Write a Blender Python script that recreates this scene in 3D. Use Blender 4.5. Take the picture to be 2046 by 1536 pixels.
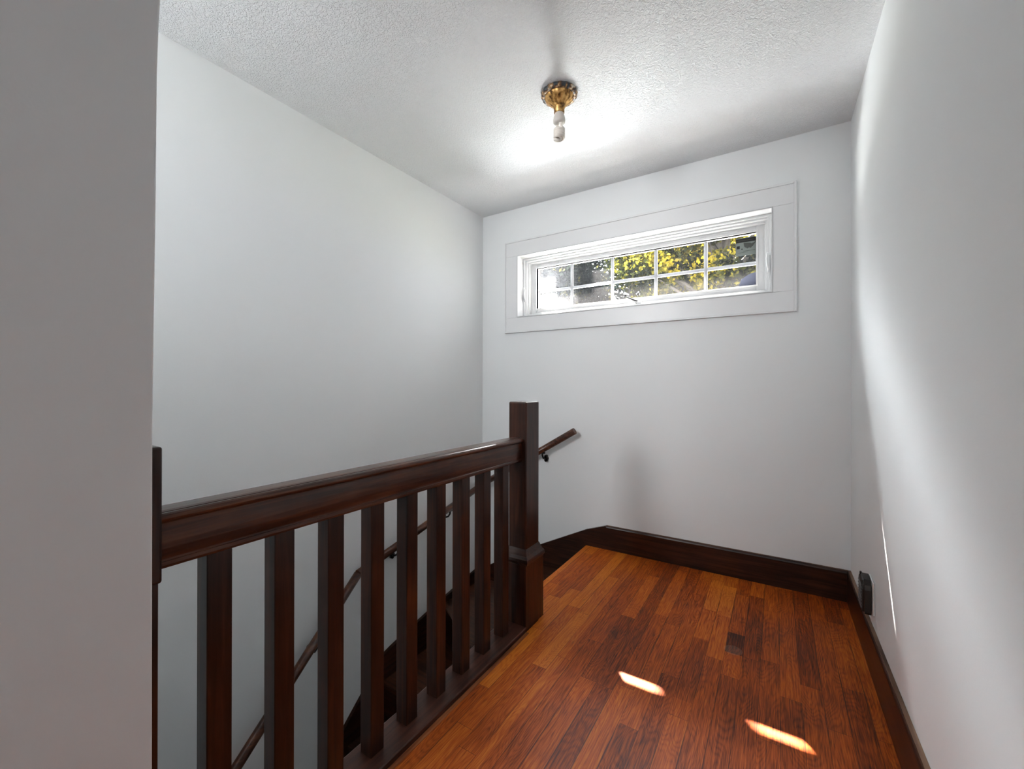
import bpy, bmesh, math, random
import numpy as np
from mathutils import Vector, Matrix

sc = bpy.context.scene
for o in list(bpy.data.objects): bpy.data.objects.remove(o)
COL = sc.collection
PI = math.pi

# ------------------------------------------------------------------ camera
FPX, YAW, PITCH, ROLL, CAMH = 835.3184, .5636, .0014, .0017, 1.0957
cd = bpy.data.cameras.new('camera')
cd.sensor_fit = 'HORIZONTAL'; cd.sensor_width = 36; cd.lens = FPX/2046*36
cd.clip_start = .02; cd.clip_end = 200
cam = bpy.data.objects.new('camera', cd); COL.objects.link(cam)
fw = Vector((-math.sin(YAW)*math.cos(PITCH), math.cos(YAW)*math.cos(PITCH), math.sin(PITCH)))
rt = Vector((math.cos(YAW), math.sin(YAW), 0)); up = rt.cross(fw)
c_, s_ = math.cos(ROLL), math.sin(ROLL)
r2 = rt*c_ + up*s_; u2 = up*c_ - rt*s_
cam.matrix_world = Matrix(((r2.x, u2.x, -fw.x, 0), (r2.y, u2.y, -fw.y, 0), (r2.z, u2.z, -fw.z, CAMH), (0, 0, 0, 1)))
sc.camera = cam

# ------------------------------------------------------------------ view
sc.view_settings.view_transform = 'Standard'
sc.view_settings.look = 'None'
sc.view_settings.gamma = 1
sc.view_settings.exposure = 1.0
sc.view_settings.use_curve_mapping = False

# ------------------------------------------------------------------ sky and sun
SUNV = Vector((-.81, 1, 1.44)).normalized()     # towards the sun
SKY_BASE, SKY_GLOW, SUN_E = 5.0, 100.0, 200.0
w = bpy.data.worlds.new('sky'); sc.world = w; w.use_nodes = True
nt = w.node_tree; nt.nodes.clear()
out = nt.nodes.new('ShaderNodeOutputWorld'); bg = nt.nodes.new('ShaderNodeBackground')
tc = nt.nodes.new('ShaderNodeTexCoord')
dot = nt.nodes.new('ShaderNodeVectorMath'); dot.operation = 'DOT_PRODUCT'; dot.inputs[1].default_value = SUNV
nt.links.new(tc.outputs['Generated'], dot.inputs[0])
mx = nt.nodes.new('ShaderNodeMath'); mx.operation = 'MAXIMUM'; mx.inputs[1].default_value = 0
nt.links.new(dot.outputs['Value'], mx.inputs[0])
pw = nt.nodes.new('ShaderNodeMath'); pw.operation = 'POWER'; pw.inputs[1].default_value = 10
nt.links.new(mx.outputs[0], pw.inputs[0])
ml = nt.nodes.new('ShaderNodeMath'); ml.operation = 'MULTIPLY_ADD'; ml.inputs[1].default_value = SKY_GLOW; ml.inputs[2].default_value = SKY_BASE
nt.links.new(pw.outputs[0], ml.inputs[0])
bg.inputs['Color'].default_value = (.93, .97, 1, 1)
nt.links.new(ml.outputs[0], bg.inputs['Strength']); nt.links.new(bg.outputs[0], out.inputs[0])

def light(name, kind, loc, direction, energy, **kw):
    l = bpy.data.lights.new(name, kind); l.energy = energy
    for k, v in kw.items(): setattr(l, k, v)
    o = bpy.data.objects.new(name, l); COL.objects.link(o); o.location = loc
    o.rotation_euler = Vector(direction).to_track_quat('-Z', 'Y').to_euler()
    return o
light('sun', 'SUN', (-3, 6, 9), -SUNV, SUN_E, angle=math.radians(.45), color=(1, .93, .84))
# added lamp standing in for sunlight reflected up through the window
light('upward_bounce_lamp', 'AREA', (-1.95, 3.75, 1.15), (.47, -1, .62), 94, shape='RECTANGLE', size=.9, size_y=.35, color=(.96, .99, 1))


# unseen fill lamp added high in the stairwell end behind the near wall
light('stair_fill', 'AREA', (-1.53, -.95, 2.02), (.30, 1, .02), 9.5, shape='RECTANGLE', size=.75, size_y=.7, spread=math.radians(100), color=(.98, .99, 1))

# added fill lamp in the hall, unseen behind the camera
light('hall_fill', 'AREA', (-.3, -2.85, 1.85), (.0, 1, .02), 6, shape='RECTANGLE', size=.9, size_y=.9, color=(.97, .99, 1))

def portal(name, loc, direction, sx, sy):
    o = light(name, 'AREA', loc, direction, 1, shape='RECTANGLE', size=sx, size_y=sy)
    o.data.cycles.is_portal = True
    return o
portal('daylight_stair_window', (-.8375, 2.95, 1.845), (0, -1, 0), 1.62, .45)

# ------------------------------------------------------------------ materials
def new_mat(name):
    m = bpy.data.materials.new(name); m.use_nodes = True
    n = m.node_tree; b = n.nodes['Principled BSDF']
    return m, n, b
def N(n, t, **kw):
    x = n.nodes.new(t)
    for k, v in kw.items(): setattr(x, k, v)
    return x
def L(n, a, b): n.links.new(a, b)
def mth(n, op, a, b=None, c=None, clamp=False):
    x = n.nodes.new('ShaderNodeMath'); x.operation = op; x.use_clamp = clamp
    for i, v in enumerate((a, b, c)):
        if v is None: continue
        if isinstance(v, (int, float)): x.inputs[i].default_value = v
        else: n.links.new(v, x.inputs[i])
    return x.outputs[0]
def ramp(n, fac, stops, interp='LINEAR'):
    r = n.nodes.new('ShaderNodeValToRGB'); r.color_ramp.interpolation = interp
    e = r.color_ramp.elements
    while len(e) < len(stops): e.new(.5)
    for i, (p, c) in enumerate(stops):
        e[i].position = p; e[i].color = (*c, 1) if len(c) == 3 else c
    n.links.new(fac, r.inputs[0]); return r.outputs[0]

def plain(name, col, rough=.5, metal=0, **kw):
    m, n, b = new_mat(name)
    b.inputs['Base Color'].default_value = (*col, 1); b.inputs['Roughness'].default_value = rough
    b.inputs['Metallic'].default_value = metal
    for k, v in kw.items(): b.inputs[k].default_value = v
    return m

def painted(name, col, rough, scale, strength, dist=.001, detail=2, var=.012):
    m, n, b = new_mat(name)
    tc = N(n, 'ShaderNodeTexCoord')
    no = N(n, 'ShaderNodeTexNoise'); no.inputs['Scale'].default_value = scale; no.inputs['Detail'].default_value = detail
    L(n, tc.outputs['Object'], no.inputs['Vector'])
    bp = N(n, 'ShaderNodeBump'); bp.inputs['Strength'].default_value = strength; bp.inputs['Distance'].default_value = dist
    L(n, no.outputs['Fac'], bp.inputs['Height']); L(n, bp.outputs[0], b.inputs['Normal'])
    n2 = N(n, 'ShaderNodeTexNoise'); n2.inputs['Scale'].default_value = 1.7; L(n, tc.outputs['Object'], n2.inputs['Vector'])
    c0 = tuple(max(0, x-var) for x in col); c1 = tuple(x+var for x in col)
    L(n, ramp(n, n2.outputs['Fac'], [(.3, c0), (.7, c1)]), b.inputs['Base Color'])
    b.inputs['Roughness'].default_value = rough
    return m

M = {}
M['wall'] = painted('wall_paint', (.852, .874, .882), .62, 160, .25, .0006)
def ceiling_mat():
    m, n, b = new_mat('ceiling_stipple')
    tc = N(n, 'ShaderNodeTexCoord')
    a = N(n, 'ShaderNodeTexNoise'); a.inputs['Scale'].default_value = 95; a.inputs['Detail'].default_value = 2.5; a.inputs['Distortion'].default_value = 1.0
    L(n, tc.outputs['Object'], a.inputs['Vector'])
    h = ramp(n, a.outputs['Fac'], [(.42, (0, 0, 0)), (.58, (1, 1, 1))])
    bp = N(n, 'ShaderNodeBump'); bp.inputs['Strength'].default_value = .8; bp.inputs['Distance'].default_value = .0032
    L(n, h, bp.inputs['Height']); L(n, bp.outputs[0], b.inputs['Normal'])
    b.inputs['Base Color'].default_value = (.862, .880, .895, 1); b.inputs['Roughness'].default_value = .65
    return m
M['ceiling'] = ceiling_mat()
M['white_trim'] = painted('white_trim_paint', (.83, .84, .85), .35, 60, .05, .0005)
M['vinyl'] = plain('white_vinyl', (.62, .63, .64), .35)
M['grille'] = plain('grey_white_grille', (.34, .35, .37), .5)

def wood(name, axis, dark, mid, light_, rough=.32, coat=.15, fine=1.0):
    m, n, b = new_mat(name)
    tc = N(n, 'ShaderNodeTexCoord'); mp = N(n, 'ShaderNodeMapping')
    s = [55*fine]*3; s['xyz'.index(axis)] = 3.0
    mp.inputs['Scale'].default_value = s
    L(n, tc.outputs['Object'], mp.inputs['Vector'])
    no = N(n, 'ShaderNodeTexNoise'); no.inputs['Scale'].default_value = 1; no.inputs['Detail'].default_value = 5; no.inputs['Distortion'].default_value = .8
    L(n, mp.outputs[0], no.inputs['Vector'])
    n2 = N(n, 'ShaderNodeTexNoise'); n2.inputs['Scale'].default_value = 7; n2.inputs['Detail'].default_value = 3
    L(n, tc.outputs['Object'], n2.inputs['Vector'])
    f = mth(n, 'ADD', mth(n, 'MULTIPLY', no.outputs['Fac'], .7), mth(n, 'MULTIPLY', n2.outputs['Fac'], .35))
    L(n, ramp(n, f, [(.34, dark), (.52, mid), (.7, light_)]), b.inputs['Base Color'])
    b.inputs['Roughness'].default_value = rough
    b.inputs['Coat Weight'].default_value = coat; b.inputs['Coat Roughness'].default_value = .22; b.inputs['Specular IOR Level'].default_value = .3
    bp = N(n, 'ShaderNodeBump'); bp.inputs['Strength'].default_value = .25; bp.inputs['Distance'].default_value = .0006
    L(n, no.outputs['Fac'], bp.inputs['Height']); L(n, bp.outputs[0], b.inputs['Normal'])
    return m
DK, MD, LT = (.008, .0026, .0014), (.028, .0085, .0042), (.065, .020, .009)
for ax in 'xyz': M['wood_'+ax] = wood('dark_stained_wood_'+ax, ax, DK, MD, LT)
M['rail_wood'] = wood('handrail_worn_wood', 'y', (.016, .005, .003), (.06, .018, .008), (.13, .045, .02), .33, .3)
M['trim_top'] = wood('worn_dark_wood', 'y', (.045, .022, .012), (.13, .068, .036), (.24, .14, .08), .5, .1)
M['tread'] = wood('stair_tread_wood', 'x', (.012, .004, .002), (.045, .015, .006), (.09, .03, .012), .35, .3)

M['hall_dark'] = plain('dark_unseen_wall', (.05, .02, .012), .5)  # made-up dark finish that lessens light bounced from the hall end

M['edge_strip'] = wood('oak_edge_strip', 'y', (.10, .024, .006), (.26, .072, .022), (.40, .13, .045), .45, .05)
M['shoe'] = wood('shoe_rail_wood', 'y', (.02, .007, .004), (.055, .020, .012), (.10, .036, .022), .4, .1)

def floor_mat():
    m, n, b = new_mat('oak_strip_floor')
    tc = N(n, 'ShaderNodeTexCoord'); sp = N(n, 'ShaderNodeSeparateXYZ'); L(n, tc.outputs['Object'], sp.inputs[0])
    x, y = sp.outputs['X'], sp.outputs['Y']
    u = mth(n, 'DIVIDE', mth(n, 'SUBTRACT', x, .139), .0635)
    idx = mth(n, 'FLOOR', u); fu = mth(n, 'FRACT', u)
    wn = N(n, 'ShaderNodeTexWhiteNoise', noise_dimensions='1D'); L(n, idx, wn.inputs['W'])
    off = mth(n, 'MULTIPLY', wn.outputs['Value'], 7.3)
    ln = mth(n, 'MULTIPLY_ADD', wn.outputs['Value'], .55, .42)
    v = mth(n, 'DIVIDE', mth(n, 'ADD', y, off), ln)
    seg = mth(n, 'FLOOR', v); fv = mth(n, 'FRACT', v)
    cb = N(n, 'ShaderNodeCombineXYZ'); L(n, idx, cb.inputs[0]); L(n, seg, cb.inputs[1])
    w2 = N(n, 'ShaderNodeTexWhiteNoise', noise_dimensions='2D'); L(n, cb.outputs[0], w2.inputs['Vector'])
    tone = w2.outputs['Value']
    # grain coordinates, shifted from board to board
    sh = mth(n, 'MULTIPLY', tone, 37.0)
    g = N(n, 'ShaderNodeCombineXYZ')
    L(n, mth(n, 'MULTIPLY_ADD', x, 260.0, sh), g.inputs[0]); L(n, mth(n, 'MULTIPLY_ADD', y, 9.0, sh), g.inputs[1]); L(n, sh, g.inputs[2])
    n1 = N(n, 'ShaderNodeTexNoise'); n1.inputs['Scale'].default_value = 1; n1.inputs['Detail'].default_value = 6; n1.inputs['Roughness'].default_value = .62; n1.inputs['Distortion'].default_value = .6
    L(n, g.outputs[0], n1.inputs['Vector'])
    # cathedral figure
    g2 = N(n, 'ShaderNodeCombineXYZ')
    L(n, mth(n, 'MULTIPLY_ADD', x, 11.0, sh), g2.inputs[0]); L(n, mth(n, 'MULTIPLY_ADD', y, 2.2, sh), g2.inputs[1]); L(n, sh, g2.inputs[2])
    n2 = N(n, 'ShaderNodeTexNoise'); n2.inputs['Scale'].default_value = 1; n2.inputs['Detail'].default_value = 1.5
    L(n, g2.outputs[0], n2.inputs['Vector'])
    rings = mth(n, 'ABSOLUTE', mth(n, 'SINE', mth(n, 'MULTIPLY', n2.outputs['Fac'], 95.0)))
    n3 = N(n, 'ShaderNodeTexNoise'); n3.inputs['Scale'].default_value = 2.6; n3.inputs['Detail'].default_value = 3
    L(n, tc.outputs['Object'], n3.inputs['Vector'])
    grain = mth(n, 'ADD', mth(n, 'MULTIPLY', n1.outputs['Fac'], .75), mth(n, 'MULTIPLY', rings, .075))
    # first boards beside the stair are lighter
    edge = mth(n, 'LESS_THAN', x, -.72)
    f = mth(n, 'ADD', grain, mth(n, 'MULTIPLY', mth(n, 'SUBTRACT', tone, .5), .20))
    f = mth(n, 'ADD', f, mth(n, 'MULTIPLY', mth(n, 'SUBTRACT', n3.outputs['Fac'], .5), .32))
    f = mth(n, 'ADD', f, mth(n, 'MULTIPLY_ADD', edge, .10, .035))
    # one short dark board
    def box(x0, x1, y0, y1):
        a = mth(n, 'MULTIPLY', mth(n, 'GREATER_THAN', x, x0), mth(n, 'LESS_THAN', x, x1))
        c = mth(n, 'MULTIPLY', mth(n, 'GREATER_THAN', y, y0), mth(n, 'LESS_THAN', y, y1))
        return mth(n, 'MULTIPLY', a, c)
    f = mth(n, 'SUBTRACT', f, mth(n, 'MULTIPLY', box(-.1785, -.115, 1.93, 2.09), .20))
    f = mth(n, 'SUBTRACT', f, mth(n, 'MULTIPLY', box(-.3055, -.242, 1.55, 1.96), .05))
    f = mth(n, 'ADD', f, mth(n, 'MULTIPLY', box(-.3055, -.242, 1.97, 2.6), .08))
    f = mth(n, 'ADD', f, mth(n, 'MULTIPLY', box(-.242, -.1785, 2.22, 2.7), .08))
    col = ramp(n, f, [(.22, (.045, .0080, .0015)), (.38, (.22, .0350, .0030)), (.52, (.43, .080, .0060)), (.72, (.64, .185, .018))])
    # dark open grain flecks
    g4 = N(n, 'ShaderNodeCombineXYZ')
    L(n, mth(n, 'MULTIPLY_ADD', x, 60.0, sh), g4.inputs[0]); L(n, mth(n, 'MULTIPLY_ADD', y, 7.0, sh), g4.inputs[1])
    n4 = N(n, 'ShaderNodeTexNoise'); n4.inputs['Scale'].default_value = 1; n4.inputs['Detail'].default_value = 3
    L(n, g4.outputs[0], n4.inputs['Vector'])
    fl = ramp(n, n4.outputs['Fac'], [(.66, (0, 0, 0)), (.76, (1, 1, 1))])
    # seams
    ed = mth(n, 'MINIMUM', fu, mth(n, 'SUBTRACT', 1.0, fu))
    n5 = N(n, 'ShaderNodeTexNoise'); n5.inputs['Scale'].default_value = 3.0; L(n, tc.outputs['Object'], n5.inputs['Vector'])
    wseam = mth(n, 'MULTIPLY', ramp(n, n5.outputs['Fac'], [(.42, (.25, .25, .25)), (.62, (1, 1, 1))]), .028)
    seam = mth(n, 'LESS_THAN', ed, wseam)
    evn = mth(n, 'MULTIPLY', mth(n, 'MINIMUM', fv, mth(n, 'SUBTRACT', 1.0, fv)), ln)
    seam2 = mth(n, 'LESS_THAN', evn, .0007)
    sm = mth(n, 'MAXIMUM', seam, seam2)
    kn = mth(n, 'MULTIPLY', sm, .7)
    dk = mth(n, 'MAXIMUM', kn, mth(n, 'MULTIPLY', fl, .55), clamp=True)
    mixc = N(n, 'ShaderNodeMix', data_type='RGBA')
    L(n, dk, mixc.inputs[0]); L(n, col, mixc.inputs[6]); mixc.inputs[7].default_value = (.012, .0035, .002, 1)
    # faint round light reflection painted into the floor colour
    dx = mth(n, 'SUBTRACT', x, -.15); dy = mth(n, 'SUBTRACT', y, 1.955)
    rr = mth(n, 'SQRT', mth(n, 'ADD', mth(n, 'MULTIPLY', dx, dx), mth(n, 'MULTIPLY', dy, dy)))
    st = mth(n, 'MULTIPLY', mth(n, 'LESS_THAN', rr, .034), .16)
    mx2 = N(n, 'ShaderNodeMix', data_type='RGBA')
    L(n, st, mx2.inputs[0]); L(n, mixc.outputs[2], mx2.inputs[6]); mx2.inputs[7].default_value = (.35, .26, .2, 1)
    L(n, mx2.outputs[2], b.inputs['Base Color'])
    L(n, ramp(n, n3.outputs['Fac'], [(.3, (.42, .42, .42)), (.7, (.56, .56, .56))]), b.inputs['Roughness'])
    b.inputs['Coat Weight'].default_value = .04; b.inputs['Coat Roughness'].default_value = .3; b.inputs['Specular IOR Level'].default_value = .2
    hgt = mth(n, 'SUBTRACT', mth(n, 'MULTIPLY', n1.outputs['Fac'], .35), sm)
    bp = N(n, 'ShaderNodeBump'); bp.inputs['Strength'].default_value = .3; bp.inputs['Distance'].default_value = .0012
    L(n, hgt, bp.inputs['Height']); L(n, bp.outputs[0], b.inputs['Normal'])
    return m
M['floor'] = floor_mat()

def glass_mat():
    m, n, b = new_mat('dusty_window_glass')
    n.nodes.remove(b); o = n.nodes['Material Output']
    tr = N(n, 'ShaderNodeBsdfTransparent'); gl = N(n, 'ShaderNodeBsdfGlossy'); gl.inputs['Roughness'].default_value = .02
    tl = N(n, 'ShaderNodeBsdfTranslucent'); tl.inputs['Color'].default_value = (.9, .9, .95, 1)
    fr = N(n, 'ShaderNodeFresnel'); fr.inputs['IOR'].default_value = 1.4
    tc = N(n, 'ShaderNodeTexCoord'); sp = N(n, 'ShaderNodeSeparateXYZ'); L(n, tc.outputs['Object'], sp.inputs[0])
    no = N(n, 'ShaderNodeTexNoise'); no.inputs['Scale'].default_value = 9; no.inputs['Detail'].default_value = 4
    L(n, tc.outputs['Object'], no.inputs['Vector'])
    # dust film, thickest on the left pane
    px = mth(n, 'MULTIPLY_ADD', sp.outputs['X'], -4.2, -5.15, clamp=True)
    dust = mth(n, 'MULTIPLY', mth(n, 'MULTIPLY_ADD', px, .022, .003), mth(n, 'MULTIPLY_ADD', no.outputs['Fac'], 1.2, .35))
    a = N(n, 'ShaderNodeMixShader'); L(n, dust, a.inputs[0]); L(n, tr.outputs[0], a.inputs[1]); L(n, tl.outputs[0], a.inputs[2])
    c = N(n, 'ShaderNodeMixShader'); L(n, mth(n, 'MULTIPLY', fr.outputs[0], .6), c.inputs[0]); L(n, a.outputs[0], c.inputs[1]); L(n, gl.outputs[0], c.inputs[2])
    L(n, c.outputs[0], o.inputs[0])
    return m
M['glass'] = glass_mat()

def leaf_mat(name, stops, trans=.5, nscale=1.6):
    m, n, b = new_mat(name)
    n.nodes.remove(b); o = n.nodes['Material Output']
    ge = N(n, 'ShaderNodeNewGeometry')
    no = N(n, 'ShaderNodeTexNoise'); no.inputs['Scale'].default_value = nscale; no.inputs['Detail'].default_value = 2
    L(n, ge.outputs['Position'], no.inputs['Vector'])
    f = mth(n, 'ADD', mth(n, 'MULTIPLY', ge.outputs['Random Per Island'], .35), mth(n, 'MULTIPLY_ADD', no.outputs['Fac'], 2.6, -.95), clamp=True)
    col = ramp(n, f, stops)
    d = N(n, 'ShaderNodeBsdfDiffuse'); t = N(n, 'ShaderNodeBsdfTranslucent'); L(n, col, d.inputs[0]); L(n, col, t.inputs[0])
    x = N(n, 'ShaderNodeMixShader'); x.inputs[0].default_value = trans
    L(n, d.outputs[0], x.inputs[1]); L(n, t.outputs[0], x.inputs[2]); L(n, x.outputs[0], o.inputs[0])
    return m
M['leaf_yellow'] = leaf_mat('autumn_leaves', [(.15, (.002, .003, .002)), (.45, (.016, .019, .004)), (.7, (.07, .060, .005)), (1, (.16, .120, .010))])
M['leaf_green'] = leaf_mat('shaded_green_leaves', [(.2, (.001, .0018, .0022)), (.6, (.003, .005, .005)), (.82, (.010, .014, .010)), (1, (.06, .052, .008))])
M['bark'] = plain('bark', (.03, .025, .02), .9)
M['grass'] = painted('lawn', (.05, .055, .04), .9, 30, .3)
M['roofing'] = plain('pale_porch_roofing', (.45, .45, .45), .6)
M['siding'] = plain('white_siding', (.6, .6, .6), .6)

def brass_mat():
    m, n, b = new_mat('aged_brass')
    tc = N(n, 'ShaderNodeTexCoord'); no = N(n, 'ShaderNodeTexNoise'); no.inputs['Scale'].default_value = 60; no.inputs['Detail'].default_value = 3
    L(n, tc.outputs['Object'], no.inputs['Vector'])
    L(n, ramp(n, no.outputs['Fac'], [(.35, (.10, .045, .012)), (.5, (.46, .25, .07)), (.7, (.72, .45, .17))]), b.inputs['Base Color'])
    b.inputs['Metallic'].default_value = .55; b.inputs['Roughness'].default_value = .42
    return m
M['brass'] = brass_mat()
def rim_mat():
    m, n, b = new_mat('tarnished_ornate_rim')
    tc = N(n, 'ShaderNodeTexCoord'); no = N(n, 'ShaderNodeTexVoronoi'); no.inputs['Scale'].default_value = 110
    L(n, tc.outputs['Object'], no.inputs['Vector'])
    n2 = N(n, 'ShaderNodeTexNoise'); n2.inputs['Scale'].default_value = 45; L(n, tc.outputs['Object'], n2.inputs['Vector'])
    L(n, ramp(n, n2.outputs['Fac'], [(.36, (.045, .06, .07)), (.47, (.12, .06, .03)), (.56, (.40, .25, .12)), (.68, (.62, .58, .5))]), b.inputs['Base Color'])
    bp = N(n, 'ShaderNodeBump'); bp.inputs['Strength'].default_value = .8; bp.inputs['Distance'].default_value = .003
    L(n, no.outputs['Distance'], bp.inputs['Height']); L(n, bp.outputs[0], b.inputs['Normal'])
    b.inputs['Metallic'].default_value = .35; b.inputs['Roughness'].default_value = .45
    return m
M['rim'] = rim_mat()
M['cfl_base'] = plain('cream_plastic', (.60, .56, .52), .4)
M['cfl_tube'] = plain('white_glass_tube', (.74, .68, .62), .15)
M['iron'] = plain('blackened_metal', (.012, .010, .009), .35, .7)
M['plate'] = plain('white_plastic', (.78, .78, .77), .35)
M['device'] = plain('dark_brown_plastic', (.020, .014, .011), .3)
M['device_light'] = plain('worn_edge', (.12, .10, .09), .4)
M['black'] = plain('black_plastic', (.01, .01, .01), .4)
M['paper'] = plain('thin_grey_paper', (.20, .23, .22), .8)
M['ink'] = plain('black_ink', (.008, .008, .008), .7)
M['ink_grey'] = plain('grey_ink', (.06, .065, .06), .7)
M['paper_blue'] = painted('bluish_film', (.17, .19, .28), .6, 120, .1, .0005, 2, .12)
M['paper_white'] = plain('white_paper', (.95, .95, .95), .8)

# ------------------------------------------------------------------ helpers
def link(name, me, parent=None):
    o = bpy.data.objects.new(name, me); COL.objects.link(o)
    if parent: o.parent = parent
    return o
def bm_obj(name, bm, mat, parent=None, smooth=False):
    bmesh.ops.recalc_face_normals(bm, faces=bm.faces)
    me = bpy.data.meshes.new(name); bm.to_mesh(me); bm.free()
    for m in (mat if isinstance(mat, (list, tuple)) else [mat]): me.materials.append(m)
    if smooth:
        for p in me.polygons: p.use_smooth = True
    return link(name, me, parent)
def tag(o, label=None, cat=None, group=None, kind=None):
    if label: o['label'] = label
    if cat: o['category'] = cat
    if group: o['group'] = group
    if kind: o['kind'] = kind
    return o
def thing(name, loc, label, cat, group=None, kind=None):
    o = bpy.data.objects.new(name, None); COL.objects.link(o); o.location = loc; o.empty_display_size = .05
    return tag(o, label, cat, group, kind)
def struct(o, label=None): return tag(o, label, kind='structure')
def box(bm, x0, x1, y0, y1, z0, z1, bevel=0, seg=2):
    r = bmesh.ops.create_cube(bm, size=1)
    vs = r['verts']
    for v in vs: v.co = Vector(((x0+x1)/2+v.co.x*(x1-x0), (y0+y1)/2+v.co.y*(y1-y0), (z0+z1)/2+v.co.z*(z1-z0)))
    if bevel:
        es = list({e for v in vs for e in v.link_edges})
        bmesh.ops.bevel(bm, geom=es, offset=bevel, segments=seg, affect='EDGES', profile=.5)
def prism(bm, pts, axis, a, b):
    """pts in the two other axes (in xyz order); extruded from a to b along axis"""
    def P(p, v):
        if axis == 'x': return (v, p[0], p[1])
        if axis == 'y': return (p[0], v, p[1])
        return (p[0], p[1], v)
    A = [bm.verts.new(P(p, a)) for p in pts]; B = [bm.verts.new(P(p, b)) for p in pts]
    n = len(pts)
    bm.faces.new(A); bm.faces.new(B[::-1])
    for i in range(n): bm.faces.new((A[i], B[i], B[(i+1) % n], A[(i+1) % n]))
def lathe(bm, prof, cx, cy, seg=48, flute=None):
    """prof: (r, z) list; around a vertical axis"""
    rings = []
    for k, (r, z) in enumerate(prof):
        ring = []
        for i in range(seg):
            a = 2*PI*i/seg
            rr = r
            if flute and flute[0] <= k <= flute[1]: rr = r*(1+flute[2]*math.cos(a*flute[3]))
            ring.append(bm.verts.new((cx+rr*math.cos(a), cy+rr*math.sin(a), z)))
        rings.append(ring)
    for p, q in zip(rings, rings[1:]):
        for i in range(seg): bm.faces.new((p[i], p[(i+1) % seg], q[(i+1) % seg], q[i]))
    bm.faces.new(rings[0]); bm.faces.new(rings[-1][::-1])
def tube(bm, pts, r, seg=12, cap=True):
    pts = [Vector(p) for p in pts]; rings = []
    rs = r if isinstance(r, (list, tuple)) else [r]*len(pts)
    prev = None
    for i, p in enumerate(pts):
        if i == 0: t = pts[1]-p
        elif i == len(pts)-1: t = p-pts[i-1]
        else: t = (pts[i+1]-p).normalized()+(p-pts[i-1]).normalized()
        t.normalize()
        if prev is None:
            u = t.orthogonal().normalized()
        else:
            u = (prev-t*prev.dot(t)).normalized()
        prev = u; v = t.cross(u)
        rings.append([bm.verts.new(p+(u*math.cos(2*PI*k/seg)+v*math.sin(2*PI*k/seg))*rs[i]) for k in range(seg)])
    for a, b in zip(rings, rings[1:]):
        for k in range(seg): bm.faces.new((a[k], a[(k+1) % seg], b[(k+1) % seg], b[k]))
    if cap: bm.faces.new(rings[0][::-1]); bm.faces.new(rings[-1])
def rbox(name, mat, parent, *a, bevel=.002, seg=2):
    bm = bmesh.new(); box(bm, *a, bevel=bevel, seg=seg); return bm_obj(name, bm, mat, parent)

# ------------------------------------------------------------------ room shell
XL, XR, YB, ZC, BH = -1.9929, .3206, 2.7127, 2.44, .157
YH = -3.0            # hall end behind the camera
YO = 2.93            # outer face of the back wall
FZ = -2.7            # storey below
# floor of the landing (the stair edge steps out beyond the newel)
bm = bmesh.new()
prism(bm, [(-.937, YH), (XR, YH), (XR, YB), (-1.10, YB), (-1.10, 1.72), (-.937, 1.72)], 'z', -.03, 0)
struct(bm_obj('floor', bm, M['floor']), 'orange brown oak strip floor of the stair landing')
bm = bmesh.new(); box(bm, -.945, XR, YH, 2.7, -.28, -.031); struct(bm_obj('trim_1', bm, M['siding']))
bm = bmesh.new(); box(bm, XL-.1, XR+.1, YH-.1, YO, ZC, ZC+.12)
struct(bm_obj('ceiling', bm, M['ceiling']), 'white stippled ceiling')
bm = bmesh.new(); box(bm, XR, XR+.12, YH-.1, YO, FZ, ZC); struct(bm_obj('wall_right', bm, M['wall']))
bm = bmesh.new(); box(bm, XL-.12, XL, YH-.1, YO, FZ, ZC); struct(bm_obj('wall_left', bm, M['wall']))
# back wall with the window opening
WX0, WX1, WZ0, WZ1 = -1.656, -.019, 1.610, 2.071
bm = bmesh.new()
box(bm, XL, WX0, YB, YO, FZ, ZC); box(bm, WX1, XR, YB, YO, FZ, ZC)
box(bm, WX0, WX1, YB, YO, FZ, WZ0); box(bm, WX0, WX1, YB, YO, WZ1, ZC)
struct(bm_obj('wall_back', bm, M['wall']))
# unseen hall end wall behind the camera, coloured dark to throw back less light
bm = bmesh.new(); box(bm, XL, XR, YH-.1, YH, FZ, ZC); struct(bm_obj('wall_front', bm, M['hall_dark']))
# end wall of the stairwell
bm = bmesh.new(); box(bm, XL, -1.075, -1.12, -1.0, FZ, ZC); struct(bm_obj('wall_stair_front', bm, M['wall']))
# wall between hall and stairwell, its near end slightly out of plumb
bm = bmesh.new()
prof = [(YH, 0), (.2870, 0), (.2864, .40), (.2860, .71), (.2857, 1.01), (.2868, 1.156), (.2891, 1.378), (.2906, 1.6456), (.2926, 1.727), (.2960, 1.80), (.312, 2.44), (YH, 2.44)]
prism(bm, prof, 'x', -1.075, -.93)
o = struct(bm_obj('wall_hall_side', bm, M['wall']), 'grey shaded wall end at the near left')
mod = o.modifiers.new('b', 'BEVEL'); mod.width = .004; mod.segments = 3; mod.limit_method = 'ANGLE'; mod.angle_limit = .6
# wall below the landing edge, closing the stairwell
bm = bmesh.new(); box(bm, -1.04, -.945, YH, 1.70, FZ, -.031); struct(bm_obj('wall_stairwell', bm, M['wall']))
bm = bmesh.new(); box(bm, -1.09, -1.04, 1.775, YB, FZ, -.031); struct(bm_obj('wall_stair_head', bm, M['wall']))
bm = bmesh.new(); box(bm, XL, -1.04, YH, YB, FZ-.1, FZ); struct(bm_obj('floor_lower', bm, M['tread']))

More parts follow.
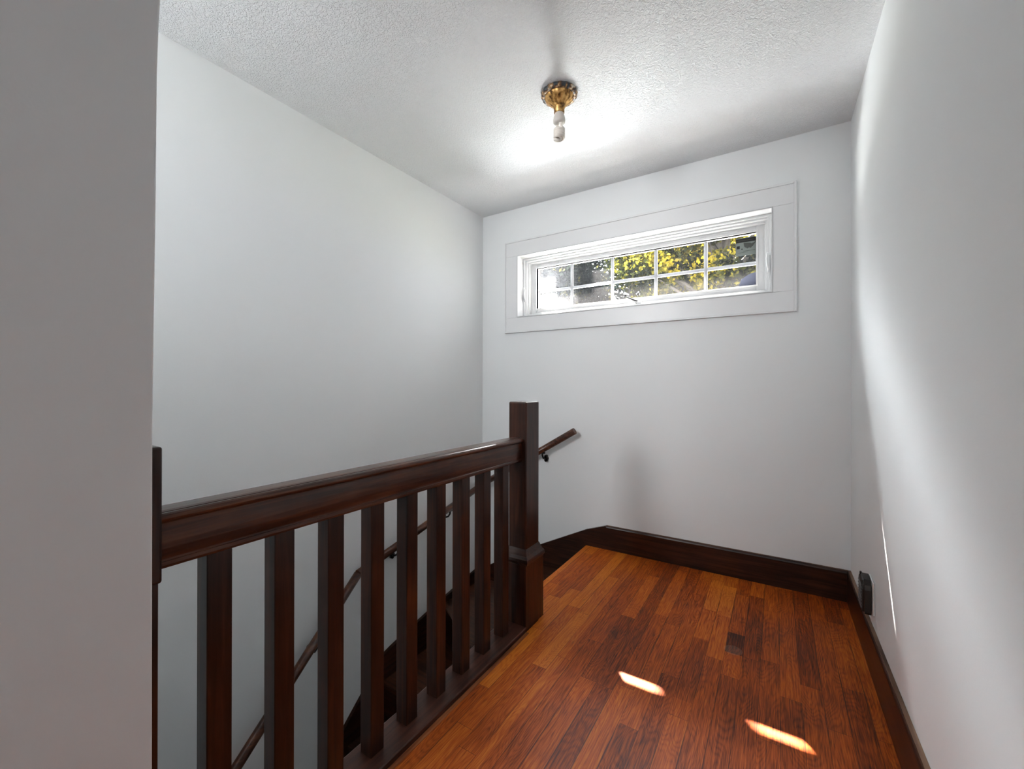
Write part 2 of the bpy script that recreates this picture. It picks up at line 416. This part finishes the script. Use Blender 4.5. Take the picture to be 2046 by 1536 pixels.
# baseboards
def baseboard(name, pts_axis, a, b, off, flip, label):
    """moulded board: flat face, eased top edge and quarter round foot-free base"""
    bm = bmesh.new(); t = .0173
    p = [(0, 0), (t, 0), (t, BH-.012), (t-.003, BH-.005), (t-.006, BH-.001), (t-.009, BH), (0, BH)]
    if pts_axis == 'y':      # runs along y on the right wall
        prism(bm, [(off-q[0], q[1]) for q in p], 'y', a, b)
    else:
        prism(bm, [(off-q[0], q[1]) for q in p], 'x', a, b)
    return struct(bm_obj(name, bm, M['wood_y'] if pts_axis == 'y' else M['wood_x']), label)
baseboard('baseboard_right', 'y', YH, YB, XR, 0, 'dark brown baseboard along the right wall')
baseboard('baseboard_back', 'x', -.9604, XR-.0173, YB, 0, 'dark brown baseboard under the window wall')
# worn lighter top edge lines the right board
bm = bmesh.new(); prism(bm, [(XR-.0125, BH-.0045), (XR-.0125, BH+.0012), (XR, BH+.0012), (XR, BH-.0045)], 'y', YH, YB-.012)
struct(bm_obj('trim_2', bm, M['trim_top']), 'worn top edge of the right baseboard')
bm = bmesh.new(); prism(bm, [(YB-.008, BH-.004), (YB-.008, BH+.001), (YB, BH+.001), (YB, BH-.004)], 'x', -.96, XR-.012)
struct(bm_obj('trim_3', bm, M['trim_top']), 'worn top edge of the back baseboard')
# skirts that follow the stair
bm = bmesh.new()
prism(bm, [(-.9604, BH), (-1.1023, .1066), (-1.4516, -.0656), (-1.8733, -.300), (XL, -.368), (XL, -1.0), (-1.09, -.75), (-1.09, 0), (-.9604, 0)], 'y', YB-.0173, YB)
struct(bm_obj('trim_4', bm, M['wood_x']), 'dark brown skirt board falling along the back wall beside the winders')
bm = bmesh.new()
sk = [(YB-.018, -.338), (2.6108, -.3431), (2.2279, -.4042), (1.9537, -.4560), (1.7621, -.4952), (1.7, -.513), (1.672, -.545)]
yy, zz = 1.672, -.545
sk += [(yy-1.95, zz-.93*1.95), (yy-1.95, zz-.93*1.95-.5), (1.55, -1.15), (YB-.018, -.95)]
prism(bm, sk, 'x', XL, XL+.0195)
struct(bm_obj('trim_5', bm, M['wood_y']), 'dark brown skirt board falling along the left wall beside the stairs')

# ------------------------------------------------------------------ window
win = thing('window_1', (-.8375, YB, WZ0), 'long low white window with a divided grille high on the back wall', 'window', kind='structure')
def wpart(name, bm, mat, parent=win, smooth=False):
    o = bm_obj(name, bm, mat, parent, smooth)
    for_p = parent
    off = Vector((0, 0, 0)); p = parent
    while p: off += p.location; p = p.parent
    o.location = -off
    return o
CX0, CX1, CZ0, CZ1 = -1.7735, .0925, 1.4955, 2.191
def ring(bm, x0, x1, z0, z1, wl, wr, wb, wt, y0, y1, bevel=.0012):
    box(bm, x0, x0+wl, y0, y1, z0, z1, bevel); box(bm, x1-wr, x1, y0, y1, z0, z1, bevel)
    box(bm, x0+wl, x1-wr, y0, y1, z0, z0+wb, bevel); box(bm, x0+wl, x1-wr, y0, y1, z1-wt, z1, bevel)
# flat casing boards: head and bottom boards run through, side boards between them
for nm, a in (('casing_head', (CX0+.012, CX1-.012, WZ1+.004, CZ1-.012)), ('casing_bottom', (CX0+.012, CX1-.012, CZ0+.008, WZ0-.004)),
              ('casing_side', (CX0+.012, WX0-.004, WZ0-.0032, WZ1+.0032)), ('casing_side', (WX1+.004, CX1-.012, WZ0-.0032, WZ1+.0032))):
    bm = bmesh.new(); box(bm, a[0], a[1], YB-.016, YB, a[2], a[3], .0006); wpart(nm, bm, M['white_trim'])
# back band around the casing
bm = bmesh.new(); ring(bm, CX0, CX1, CZ0-.002, CZ1, .0125, .0125, .009, .0125, YB-.022, YB, .002); wpart('back_band', bm, M['white_trim'])
# jamb liner with its raised inner bead
bm = bmesh.new()
ring(bm, WX0-.004, WX1+.004, WZ0-.004, WZ1+.004, .007, .007, .007, .007, YB-.021, YB+.09, .0012)
wpart('jamb_liner', bm, M['vinyl'])
GX0, GX1, GZ0, GZ1, GY = -1.574, -.101, 1.689, 2.0017, 2.877
# fixed vinyl frame, stepped
bm = bmesh.new()
ring(bm, WX0+.003, WX1-.003, WZ0+.003, WZ1-.003, .022, .022, .022, .022, YB+.075, YO-.005, .0015)
ring(bm, WX0+.024, WX1-.024, WZ0+.024, WZ1-.024, .012, .012, .014, .012, YB+.100, YO-.005, .0015)
ring(bm, WX0+.003, WX1-.003, WZ0+.003, WZ1-.003, .012, .012, .010, .012, YB+.060, YB+.080, .0015)
wpart('frame', bm, M['vinyl'])
# sash
bm = bmesh.new()
ring(bm, WX0+.034, WX1-.034, WZ0+.036, WZ1-.034, GX0-WX0-.034, WX1-.034-GX1, GZ0-WZ0-.036, WZ1-.034-GZ1, GY-.03, GY+.02, .002)
ring(bm, GX0-.012, GX1+.012, GZ0-.010, GZ1+.012, .012, .012, .010, .012, GY-.034, GY-.002, .001)
sash = wpart('sash', bm, M['vinyl'])
bm = bmesh.new(); box(bm, GX0-.004, GX1+.004, GY-.002, GY+.002, GZ0-.004, GZ1+.004); wpart('glass', bm, M['glass'], sash)
bm = bmesh.new()
mz = 1.8255
for mxx in (-1.2934, -.982, -.6828, -.3763): box(bm, mxx-.0105, mxx+.0105, GY+.004, GY+.012, GZ0-.004, GZ1+.004, .001)
box(bm, GX0-.004, GX1+.004, GY+.0045, GY+.0125, mz-.010, mz+.010, .001)
gr = wpart('grille', bm, M['grille'], sash); gr['label'] = 'flat grey white grille bars'
# lever latches on the two side frames
def latch(xc, sgn):
    bm = bmesh.new()
    box(bm, xc-.006, xc+.006, YB+.055, YB+.066, 1.735, 1.835, .002)
    tube(bm, [(xc, YB+.058, 1.752), (xc+sgn*.004, YB+.046, 1.775), (xc+sgn*.006, YB+.036, 1.81), (xc+sgn*.004, YB+.034, 1.842)], [.006, .0065, .006, .0045], 8)
    wpart('latch', bm, M['vinyl'], smooth=True)
latch(WX0+.018, 1); latch(WX1-.018, -1)
# folding crank: a dark arm and knob standing on the bottom of the sash
bm = bmesh.new()
tube(bm, [(-.781, 2.80, 1.656), (-.80, 2.795, 1.663), (-.835, 2.785, 1.681), (-.853, 2.78, 1.690)], [.0045, .006, .0045, .004], 8)
bmesh.ops.create_uvsphere(bm, u_segments=12, v_segments=8, radius=.0085, matrix=Matrix.Translation((-.857, 2.777, 1.698)))
cr = wpart('crank_handle', bm, M['black'], smooth=True); cr['label'] = 'small black crank handle'
bm = bmesh.new(); box(bm, -.80, -.755, 2.785, 2.845, 1.634, 1.652, .004)
wpart('crank_cover', bm, M['vinyl'])
bm = bmesh.new(); tube(bm, [(-.789, 2.780, 1.643), (-.781, 2.780, 1.638)], .0018, 6); wpart('screw', bm, M['iron'])
# clips along the top rail
for cxx in (-1.40, -.80, -.20):
    bm = bmesh.new(); box(bm, cxx-.004, cxx+.004, GY-.036, GY-.029, 2.012, 2.028, .001); box(bm, cxx+.007, cxx+.010, GY-.036, GY-.029, 2.012, 2.028, .001)
    wpart('clip', bm, M['vinyl'])

# stickers left on the glass
st = thing('window_sticker', (-.155, GY-.004, 1.925), 'printed grey sticker with dark map outline in the top right pane of the window', 'sticker')
def spart(name, bm, mat, p=st):
    o = bm_obj(name, bm, mat, p); o.location = -p.location; return o
yS = GY-.0032
k = 1.0308
def Sx(px, py):  # pixel inside the label -> position on the glass, from its proportions
    return None
sx0, sx1, sz0, sz1 = -.2085, -.1012, 1.878, 1.986
def srect(bm, a, b, c, d, y=yS-.0006):
    X = lambda t: sx0+(sx1-sx0)*t
    Z = lambda t: sz0+(sz1-sz0)*t
    prism(bm, [(X(a), Z(c)), (X(b), Z(c)), (X(b), Z(d)), (X(a), Z(d))], 'y', y, y+.0004)
bm = bmesh.new(); prism(bm, [(sx0, sz0), (sx1, sz0), (sx1, sz1), (sx0, sz1)], 'y', yS, yS+.0006); spart('paper', bm, M['paper'])
bm = bmesh.new(); srect(bm, 0, 1, .74, .955); spart('black_band', bm, M['ink'])
bm = bmesh.new(); srect(bm, .08, .92, .835, .855, yS-.0011); spart('band_line', bm, M['ink_grey'])
bm = bmesh.new(); srect(bm, .04, .20, .40, .56); srect(bm, .28, .34, .34, .40); srect(bm, .36, .95, .24, .255); srect(bm, .1, .6, .17, .18); spart('print', bm, M['ink'])
mp = [(.39, .71), (.40, .60), (.42, .50), (.46, .44), (.52, .42), (.57, .36), (.62, .40), (.68, .41), (.75, .37), (.78, .43), (.84, .46), (.88, .53), (.93, .60), (.99, .66), (.97, .74), (.91, .66), (.85, .65), (.78, .62), (.72, .66), (.62, .68), (.50, .70)]
bm = bmesh.new()
prism(bm, [(sx0+(sx1-sx0)*a, sz0+(sz1-sz0)*b) for a, b in mp], 'y', yS-.0010, yS-.0006); spart('map_outline', bm, M['ink_grey'])
bm = bmesh.new()
pk = [(-.193, 1.6895), (-.180, 1.735), (-.155, 1.752), (-.128, 1.766), (-.1015, 1.770), (-.1015, 1.6895)]
prism(bm, pk, 'y', GY-.0040, GY-.0030)
tag(bm_obj('window_film', bm, M['paper_blue']), 'bluish speckled film scrap stuck in the lower right corner of the window glass', 'sticker')
bm = bmesh.new(); prism(bm, [(-1.535, 1.696), (-1.43, 1.696), (-1.43, 1.720), (-1.52, 1.718)], 'y', GY-.0040, GY-.0030)
tag(bm_obj('window_tag', bm, M['paper_white']), 'tiny white paper strip low in the left pane of the window', 'sticker')

# ------------------------------------------------------------------ balustrade (one fixed thing)
bal = thing('stair_balustrade', (-1.0, .95, 0), 'dark stained wooden balustrade with newel post guarding the stairwell', 'railing')
def bpart(name, bm, mat, p=bal, smooth=False):
    o = bm_obj(name, bm, mat, p, smooth)
    off = Vector((0, 0, 0)); q = p
    while q: off += q.location; q = q.parent
    o.location = -off
    return o
# profiled rail
def rail_profile():
    cx = -1.0085
    half = [(.000, .8565), (.020, .856), (.0275, .8545), (.0285, .8525), (.030, .8535), (.034, .853), (.0375, .8505), (.0395, .8465), (.0398, .843), (.0385, .839),
            (.0355, .8365), (.0305, .8355), (.0290, .833), (.0290, .829), (.0300, .820), (.0308, .808), (.0308, .796), (.0300, .784), (.0285, .773), (.0268, .764), (.0268, .7605), (.0290, .7595), (.0292, .7525), (.0270, .7470)]
    pts = [(cx+a, b) for a, b in half] + [(cx-a, b) for a, b in half[::-1][:-1]]
    return pts
bm = bmesh.new(); prism(bm, rail_profile(), 'y', .305, 1.632)
o = bpart('top_rail', bm, M['rail_wood'])
# shoe rail on the floor edge
bm = bmesh.new()
prism(bm, [(-1.058, -.05), (-.9375, -.05), (-.9375, .016), (-.9405, .020), (-1.052, .020), (-1.060, .014), (-1.060, -.02)], 'y', .30, 1.606)
bpart('shoe_rail', bm, M['shoe'])
# nosing strip at the floor edge
bm = bmesh.new(); prism(bm, [(-.9370, -.001), (-.921, -.001), (-.921, .0025), (-.934, .003), (-.937, .001)], 'y', .30, 1.60)
bpart('edge_strip', bm, M['edge_strip'])
# nine balusters
for i in range(9):
    y0 = .3905+.1370*i
    bm = bmesh.new(); box(bm, -1.031, -.984, y0, y0+.0475, .012, .760, .002)
    bpart('baluster', bm, M['wood_z'])
# newel post
bm = bmesh.new()
box(bm, -1.049, -.955, 1.632, 1.753, .25, 1.019, .006, 3)
post = bpart('newel_post', bm, M['wood_z'])
bm = bmesh.new(); box(bm, -1.063, -.9405, 1.606, 1.772, -.03, .290, .002)
bpart('post_base', bm, M['wood_z'], post)
bm = bmesh.new()
def sqring(bm, lay):
    rings = []
    for x0, x1, y0, y1, z in lay: rings.append([bm.verts.new(c) for c in ((x0, y0, z), (x1, y0, z), (x1, y1, z), (x0, y1, z))])
    for a, b in zip(rings, rings[1:]):
        for i in range(4): bm.faces.new((a[i], a[(i+1) % 4], b[(i+1) % 4], b[i]))
    bm.faces.new(rings[0]); bm.faces.new(rings[-1])
def lay(e, z):  # e grows outward from the shaft
    return (-1.049-e, -.955+e, 1.632-e*1.25, 1.753+e*1.05, z)
sqring(bm, [lay(.004, .282), lay(.0152, .284), lay(.0160, .290), lay(.0200, .294), lay(.0212, .302), lay(.0190, .312), lay(.0125, .322), lay(.0100, .325), lay(.0085, .330), lay(.003, .345), lay(.000, .352)])
o = bpart('post_moulding', bm, M['wood_x'], post)
# half newel fixed to the wall end
bm = bmesh.new(); box(bm, -1.055, -.957, .2885, .3085, .729, .981, .005, 3)
hn = bpart('wall_rosette', bm, M['wood_z'])
bm = bmesh.new(); box(bm, -1.050, -.960, .2875, .3035, 0, .731, .002); bpart('wall_half_post', bm, M['wood_z'])

# ------------------------------------------------------------------ wall handrail
hr = thing('wall_handrail', (-1.92, 1.47, .07), 'thin round brown handrail following the stairs on the white wall', 'handrail')
rx, ry = -1.922, 2.642
P0 = (-1.163, ry, .783); P1 = (rx, ry, .333); P2 = (rx, 1.478, .068); P3 = (rx, .0, .068-.965*1.478)
def rod(name, pts, r=.0225, mat=None):
    bm = bmesh.new(); tube(bm, pts, r, 16)
    o = bm_obj(name, bm, mat or M['rail_wood'], hr, True); o.location = -hr.location
    o.data.polygons[-1].use_smooth = False; o.data.polygons[-2].use_smooth = False
    return o
d = (Vector(P1)-Vector(P0)).normalized()
rod('upper_rail', [P0, P1])
rod('middle_rail', [(rx, ry, .333), P2])
rod('lower_rail', [P2, P3])
def hbracket(p, wall, rot):
    """p: rail centre; wall: direction to the wall"""
    p = Vector(p); wv = Vector(wall)
    bm = bmesh.new()
    base = p+Vector((0, 0, -.022))
    foot = p+wv*.047+Vector((0, 0, -.070))
    tube(bm, [base+Vector((0, 0, .004)), base+Vector((0, 0, -.020)), base+wv*.014+Vector((0, 0, -.040)), foot-wv*.012+Vector((0, 0, -.002)), foot+wv*.004], [.007, .006, .006, .006, .008], 10)
    # saddle under the rail and wall plate with tapered lobes
    side = Vector((0, 0, 1)).cross(wv)
    tube(bm, [base-side*.020, base+side*.020], .0075, 8)
    for dz, r in ((0, .016), (-.014, .011), (.014, .011)):
        tube(bm, [foot+wv*.002+Vector((0, 0, dz)), foot+wv*.0225+Vector((0, 0, dz))], r, 14)
    o = bm_obj('bracket', bm, M['iron'], hr, True); o.location = -hr.location; o['label'] = 'blackened metal bracket'
def rail_at_y(y):
    return P1[2]+(P2[2]-P1[2])*(ry-y)/(ry-P2[1]) if y > P2[1] else P2[2]-.965*(P2[1]-y)
hbracket((-1.412, ry, P0[2]+(P1[2]-P0[2])*(-1.412-P0[0])/(P1[0]-P0[0])), (0, 1, 0), 0)
for y in (2.235, 1.765, 1.235): hbracket((rx, y, rail_at_y(y)), (-1, 0, 0), 0)

# ------------------------------------------------------------------ staircase
stair = thing('staircase', (-1.5, 1.7, -.66), 'dark wooden winder staircase going down behind the balustrade', 'stairs')
def tpoly(name, pts, z0, z1, mat, bev=.004):
    bm = bmesh.new(); prism(bm, pts, 'z', z0, z1)
    if bev: bmesh.ops.bevel(bm, geom=list(bm.edges), offset=bev, segments=2, affect='EDGES')
    o = bm_obj(name, bm, mat, stair); o.location = -stair.location
pv = (-1.066, 1.700); LX, BY = XL+.0195, YB-.0175
R_ = .218
# winders (three), each reaching back under the one above
tpoly('tread', [(-1.0905, 1.70), (-1.0905, BY), (-1.65, BY)], -R_-.03, -R_, M['tread'])
tpoly('tread', [pv, (-1.63, BY), (LX, BY), (LX, 2.215), (-1.09, 1.695)], -2*R_-.03, -2*R_, M['tread'])
tpoly('tread', [(-1.062, 1.675), (-1.09, 1.71), (LX, 2.24), (LX, 1.675)], -.66-.03, -.66, M['tread'])
def rpoly(p, q, z0, z1):
    p, q = Vector(p), Vector(q); t = (q-p).normalized(); nn = Vector((-t.y, t.x))*.009
    tpoly('riser', [(p.x, p.y), (q.x, q.y), (q.x+nn.x, q.y+nn.y), (p.x+nn.x, p.y+nn.y)], z0, z1, M['wood_x'], 0)
rpoly((-1.1, 1.76), (-1.1, BY), -R_, -.031)
rpoly((-1.09, 1.73), (-1.62, BY), -2*R_, -R_-.03)
rpoly((-1.09, 1.71), (LX, 2.235), -.66, -2*R_-.03)
zt = -.66; yt = 1.675
while zt > FZ+.25:
    tpoly('riser', [(-1.042, yt+.022), (LX, yt+.022), (LX, yt+.034), (-1.042, yt+.034)], zt-.21, zt-.03, M['wood_x'], 0)
    zt -= .21
    if zt < FZ+.05: break
    tpoly('tread', [(-1.042, yt+.03), (LX, yt+.03), (LX, yt-.226), (-1.042, yt-.226)], zt-.03, zt, M['tread'])
    yt -= .226

# ------------------------------------------------------------------ ceiling light
LXc, LYc = -.846, 1.742
lamp = thing('ceiling_light', (LXc, LYc, ZC), 'small brass ceiling fixture with a bare unlit spiral bulb', 'ceiling light')
def lpart(name, bm, mat, p=lamp, smooth=True):
    o = bm_obj(name, bm, mat, p, smooth)
    off = Vector((0, 0, 0)); q = p
    while q: off += q.location; q = q.parent
    o.location = -off
    return o
bm = bmesh.new()
lathe(bm, [(.066, 2.4395), (.081, 2.4385), (.0835, 2.433), (.0815, 2.426), (.077, 2.421), (.070, 2.4185), (.064, 2.421)], LXc, LYc, 72, (1, 5, .018, 18))
lpart('ornate_rim', bm, M['rim'])
bm = bmesh.new()
lathe(bm, [(.066, 2.430), (.067, 2.4195), (.062, 2.411), (.053, 2.402), (.042, 2.393), (.032, 2.385), (.0265, 2.379), (.0245, 2.374)], LXc, LYc, 72, (1, 6, .03, 16))
lpart('canopy', bm, M['brass'])
bm = bmesh.new()
lathe(bm, [(.0235, 2.378), (.026, 2.3755), (.026, 2.371), (.0235, 2.369), (.0232, 2.348), (.0215, 2.346)], LXc, LYc, 60, (3, 4, .02, 30))
so = lpart('socket', bm, M['brass'])
bm = bmesh.new()
lathe(bm, [(.018, 2.352), (.020, 2.348), (.0215, 2.340), (.026, 2.328), (.028, 2.316), (.0275, 2.306), (.023, 2.300), (.016, 2.298)], LXc, LYc, 40)
bulb = lpart('bulb', bm, M['cfl_base'])
bm = bmesh.new()
pts = []
for t in range(0, 5): pts.append((LXc+.011, LYc-.004, 2.300-.0045*t))
T = 2.6; n_ = 62
for i in range(n_+1):
    a = 2*PI*T*i/n_; rr = .0205+.0005*math.sin(a); z = 2.272-.0165*T*i/n_
    pts.append((LXc+rr*math.cos(a), LYc+rr*math.sin(a), z))
tube(bm, pts, .0066, 10)
pts = []
for t in range(0, 5): pts.append((LXc-.011, LYc+.004, 2.300-.0045*t))
for i in range(n_+1):
    a = 2*PI*T*i/n_+PI; rr = .0205; z = 2.272-.0165*T*i/n_+.001
    if i > n_*.86: rr = .0205*(1-(i-n_*.86)/(n_*.14)*.75)
    pts.append((LXc+rr*math.cos(a), LYc+rr*math.sin(a), z-.0003))
tube(bm, pts, .0066, 10)
a = 2*PI*T; q0 = Vector((LXc+.0205*math.cos(a), LYc+.0205*math.sin(a), 2.2295)); q1 = Vector((LXc+.006*math.cos(a+PI), LYc+.006*math.sin(a+PI), 2.2285))
tube(bm, [q0, (q0+q1)*.5+Vector((0, 0, -.004)), q1], .0066, 10)
lpart('spiral_tube', bm, M['cfl_tube'], bulb)

# ------------------------------------------------------------------ outlet and plug-in
oc = thing('outlet_cover', (XR, 2.14, .275), 'white outlet cover plate low on the right wall', 'outlet')
bm = bmesh.new(); box(bm, XR-.0065, XR, 2.096, 2.200, .212, .338, .003, 3)
o = bm_obj('plate', bm, M['plate'], oc); o.location = -oc.location
for dz in (.245, .305):
    bm = bmesh.new(); box(bm, XR-.0085, XR-.006, 2.130, 2.166, dz-.015, dz+.015, .001, 2)
    o = bm_obj('receptacle', bm, M['plate'], oc); o.location = -oc.location
pd = thing('plug_in_device', (XR-.02, 2.16, .26), 'dark brown plug-in unit with a ribbed front in the outlet by the baseboard', 'plug-in')
bm = bmesh.new()
prism(bm, [(2.114, .206), (2.200, .200), (2.208, .215), (2.210, .315), (2.200, .336), (2.180, .343), (2.130, .336), (2.115, .318), (2.110, .300), (2.110, .215)], 'x', XR-.0085, XR-.036)
bmesh.ops.bevel(bm, geom=[e for e in bm.edges if all(abs(v.co.x-(XR-.036)) < 1e-4 for v in e.verts)], offset=.007, segments=3, affect='EDGES')
o = bm_obj('body', bm, M['device'], pd); o.location = -pd.location
bm = bmesh.new()
for k_ in range(8):
    z = .222+.0125*k_; box(bm, XR-.0385, XR-.0345, 2.122, 2.198, z, z+.004, .001, 1)
o = bm_obj('ribs', bm, M['device_light'], pd); o.location = -pd.location
bm = bmesh.new(); box(bm, XR-.034, XR-.027, 2.186, 2.196, .330, .344, .002, 2)
o = bm_obj('button', bm, M['device'], pd); o.location = -pd.location

# ------------------------------------------------------------------ outside
bm = bmesh.new(); box(bm, -40, 30, YO+.001, 60, FZ-.5, FZ-.35); struct(bm_obj('ground', bm, M['grass']), 'lawn outside')
# eave above the window: soffit, fascia and roof deck
ev = thing('roof_eave', (-.8, 3.1, 2.62), 'white soffit of the roof overhanging the window outside', 'eave', kind='structure')
bm = bmesh.new(); prism(bm, [(YO, 2.62), (3.36, 2.62), (3.36, 2.70), (YO, 2.86)], 'x', -6, 4)
o = bm_obj('soffit', bm, M['siding'], ev); o.location = -ev.location
bm = bmesh.new(); prism(bm, [(YO, .62), (4.4, .38), (4.4, .30), (YO, .5)], 'x', -4.5, 2.5)
struct(bm_obj('trim_6', bm, M['roofing']), 'pale porch roof below the window')

rng = np.random.default_rng(7)
def leaf_mesh(name, centres, size, mat, parent, squash=1.0):
    n = len(centres)
    a = rng.normal(size=(n, 3)); a /= np.linalg.norm(a, axis=1)[:, None]
    b = rng.normal(size=(n, 3)); b -= a*(a*b).sum(1)[:, None]; b /= np.linalg.norm(b, axis=1)[:, None]
    nn = np.cross(a, b)
    s = size*rng.uniform(.65, 1.25, n)[:, None]
    v0 = centres-a*s*.5; v1 = centres+b*s*.32+nn*s*.08; v2 = centres+a*s*.5; v3 = centres-b*s*.32+nn*s*.08
    V = np.stack([v0, v1, v2, v3], 1).reshape(-1, 3)
    me = bpy.data.meshes.new(name)
    me.vertices.add(n*4); me.vertices.foreach_set('co', V.ravel().astype(np.float32))
    me.loops.add(n*4); me.loops.foreach_set('vertex_index', np.arange(n*4, dtype=np.int32))
    me.polygons.add(n); me.polygons.foreach_set('loop_start', (np.arange(n)*4).astype(np.int32)); me.polygons.foreach_set('loop_total', np.full(n, 4, np.int32))
    me.update(); me.validate(); me.materials.append(mat)
    return link(name, me, parent)
def tree(loc, h, crown, n, size, mat, label, clumps=60, cr=.55, seed=0, flat=None):
    r = np.random.default_rng(seed)
    t = thing('tree', loc, label, 'tree', 'trees outside the window')
    bm = bmesh.new()
    zt_ = h*.9
    path = [(0.12*math.sin(i*1.3), .1*math.cos(i), zt_*i/6) for i in range(7)]
    tube(bm, path, [.17-.02*i for i in range(7)], 8)
    cc = []
    for i in range(clumps):
        v = r.normal(size=3); v /= np.linalg.norm(v); v *= r.uniform(.35, 1)**.6
        c = np.array([v[0]*crown[0], v[1]*crown[1], h-crown[2]+v[2]*crown[2]])
        cc.append(c)
        if i % 2 == 0:
            zz_ = min(zt_*.95, max(1.2, c[2]-.9)); k_ = zz_/zt_
            tube(bm, [(0, 0, zz_), tuple(c*[.5, .5, 1]*1.0+np.array([0, 0, -.35])), tuple(c)], [.045, .03, .01], 5)
    bm_obj('trunk', bm, M['bark'], t, True)
    cc = np.array(cc); which = r.integers(0, clumps, n)
    d_ = r.normal(size=(n, 3)); d_ /= np.linalg.norm(d_, axis=1)[:, None]; d_ *= (r.uniform(0, 1, n)**.45)[:, None]*cr
    d_[:, 2] *= .7
    pts_ = cc[which]+d_
    # foliage hangs clear of the bright sky band above the tree line
    wz = pts_[:, 2]+loc[2]; wy = pts_[:, 1]+loc[1]
    keep = (wz-1.9)/(np.maximum(wy-2.9, .3)) < .70
    leaf_mesh('foliage', pts_[keep], size, mat, t)
    return t
GZ = FZ-.35
tree((-.75, 7.8, GZ), 8.6, (1.6, 1.3, 3.3), 100000, .075, M['leaf_yellow'], 'yellow leaved autumn tree outside behind the right panes of the window', 90, .5, 3)
tree((-4.6, 8.4, GZ), 8.8, (1.75, 1.4, 3.4), 90000, .08, M['leaf_green'], 'dark green tree outside behind the left panes of the window', 90, .55, 5)
tree((-3.6, 12.6, GZ), 11.0, (4.2, 1.6, 4.3), 110000, .12, M['leaf_green'], 'dark shaded tree farthest back outside behind the middle of the window', 230, .62, 9)

# bough of a tall tree overhead; the sun reaches the window only through three gaps in it
bt = thing('tall_tree', (-9.2, 5.2, GZ), 'tall tree whose leafy bough hangs above the window outside', 'tree')
gaps = [(-1.75, -1.44, 1.6, 2.12), (-1.115, -1.0, 1.6, 2.12), (-.575, -.43, 1.925, 2.12)]
S = np.array(SUNV); S = S/S[1]
n = 16000
wx_ = rng.uniform(-1.75, .0, n); wz_ = rng.uniform(1.78, 2.08, n); tt = rng.uniform(1.7, 2.5, n)
lim = .022
ok = np.ones(n, bool)
for a, b, c, d2 in gaps: ok &= ~((wx_ > a-lim) & (wx_ < b+lim) & (wz_ > c-lim) & (wz_ < d2+lim))
P = np.stack([wx_+S[0]*tt, 2.877+S[1]*tt, wz_+S[2]*tt], 1)[ok]
leaf_mesh('foliage', P, .05, M['leaf_green'], bt).location = -bt.location
bm = bmesh.new()
pb = Vector((0, 0, 0))
end = [Vector((wx+S[0]*2.2, 2.877+S[1]*2.2, 1.95+.1+S[2]*2.2)) for wx in (-1.9, -1.2, -.5, .1)]
top = Vector((-6.4, 7.2, 4.6))
tube(bm, [(-9.2, 5.2, GZ), (-9.1, 5.2, 0), (-9.25, 5.15, 3), (-9.2, 5.2, 6.5), (-9, 5.3, 9)], [.28, .24, .2, .14, .06], 10)
tube(bm, [(-9.2, 5.18, 4.0), (-6.5, 5.1, 5.2)]+[tuple(e) for e in end], [.12, .09, .05, .035, .025, .012], 8)
o = bm_obj('trunk', bm, M['bark'], bt, True); o.location = -bt.location
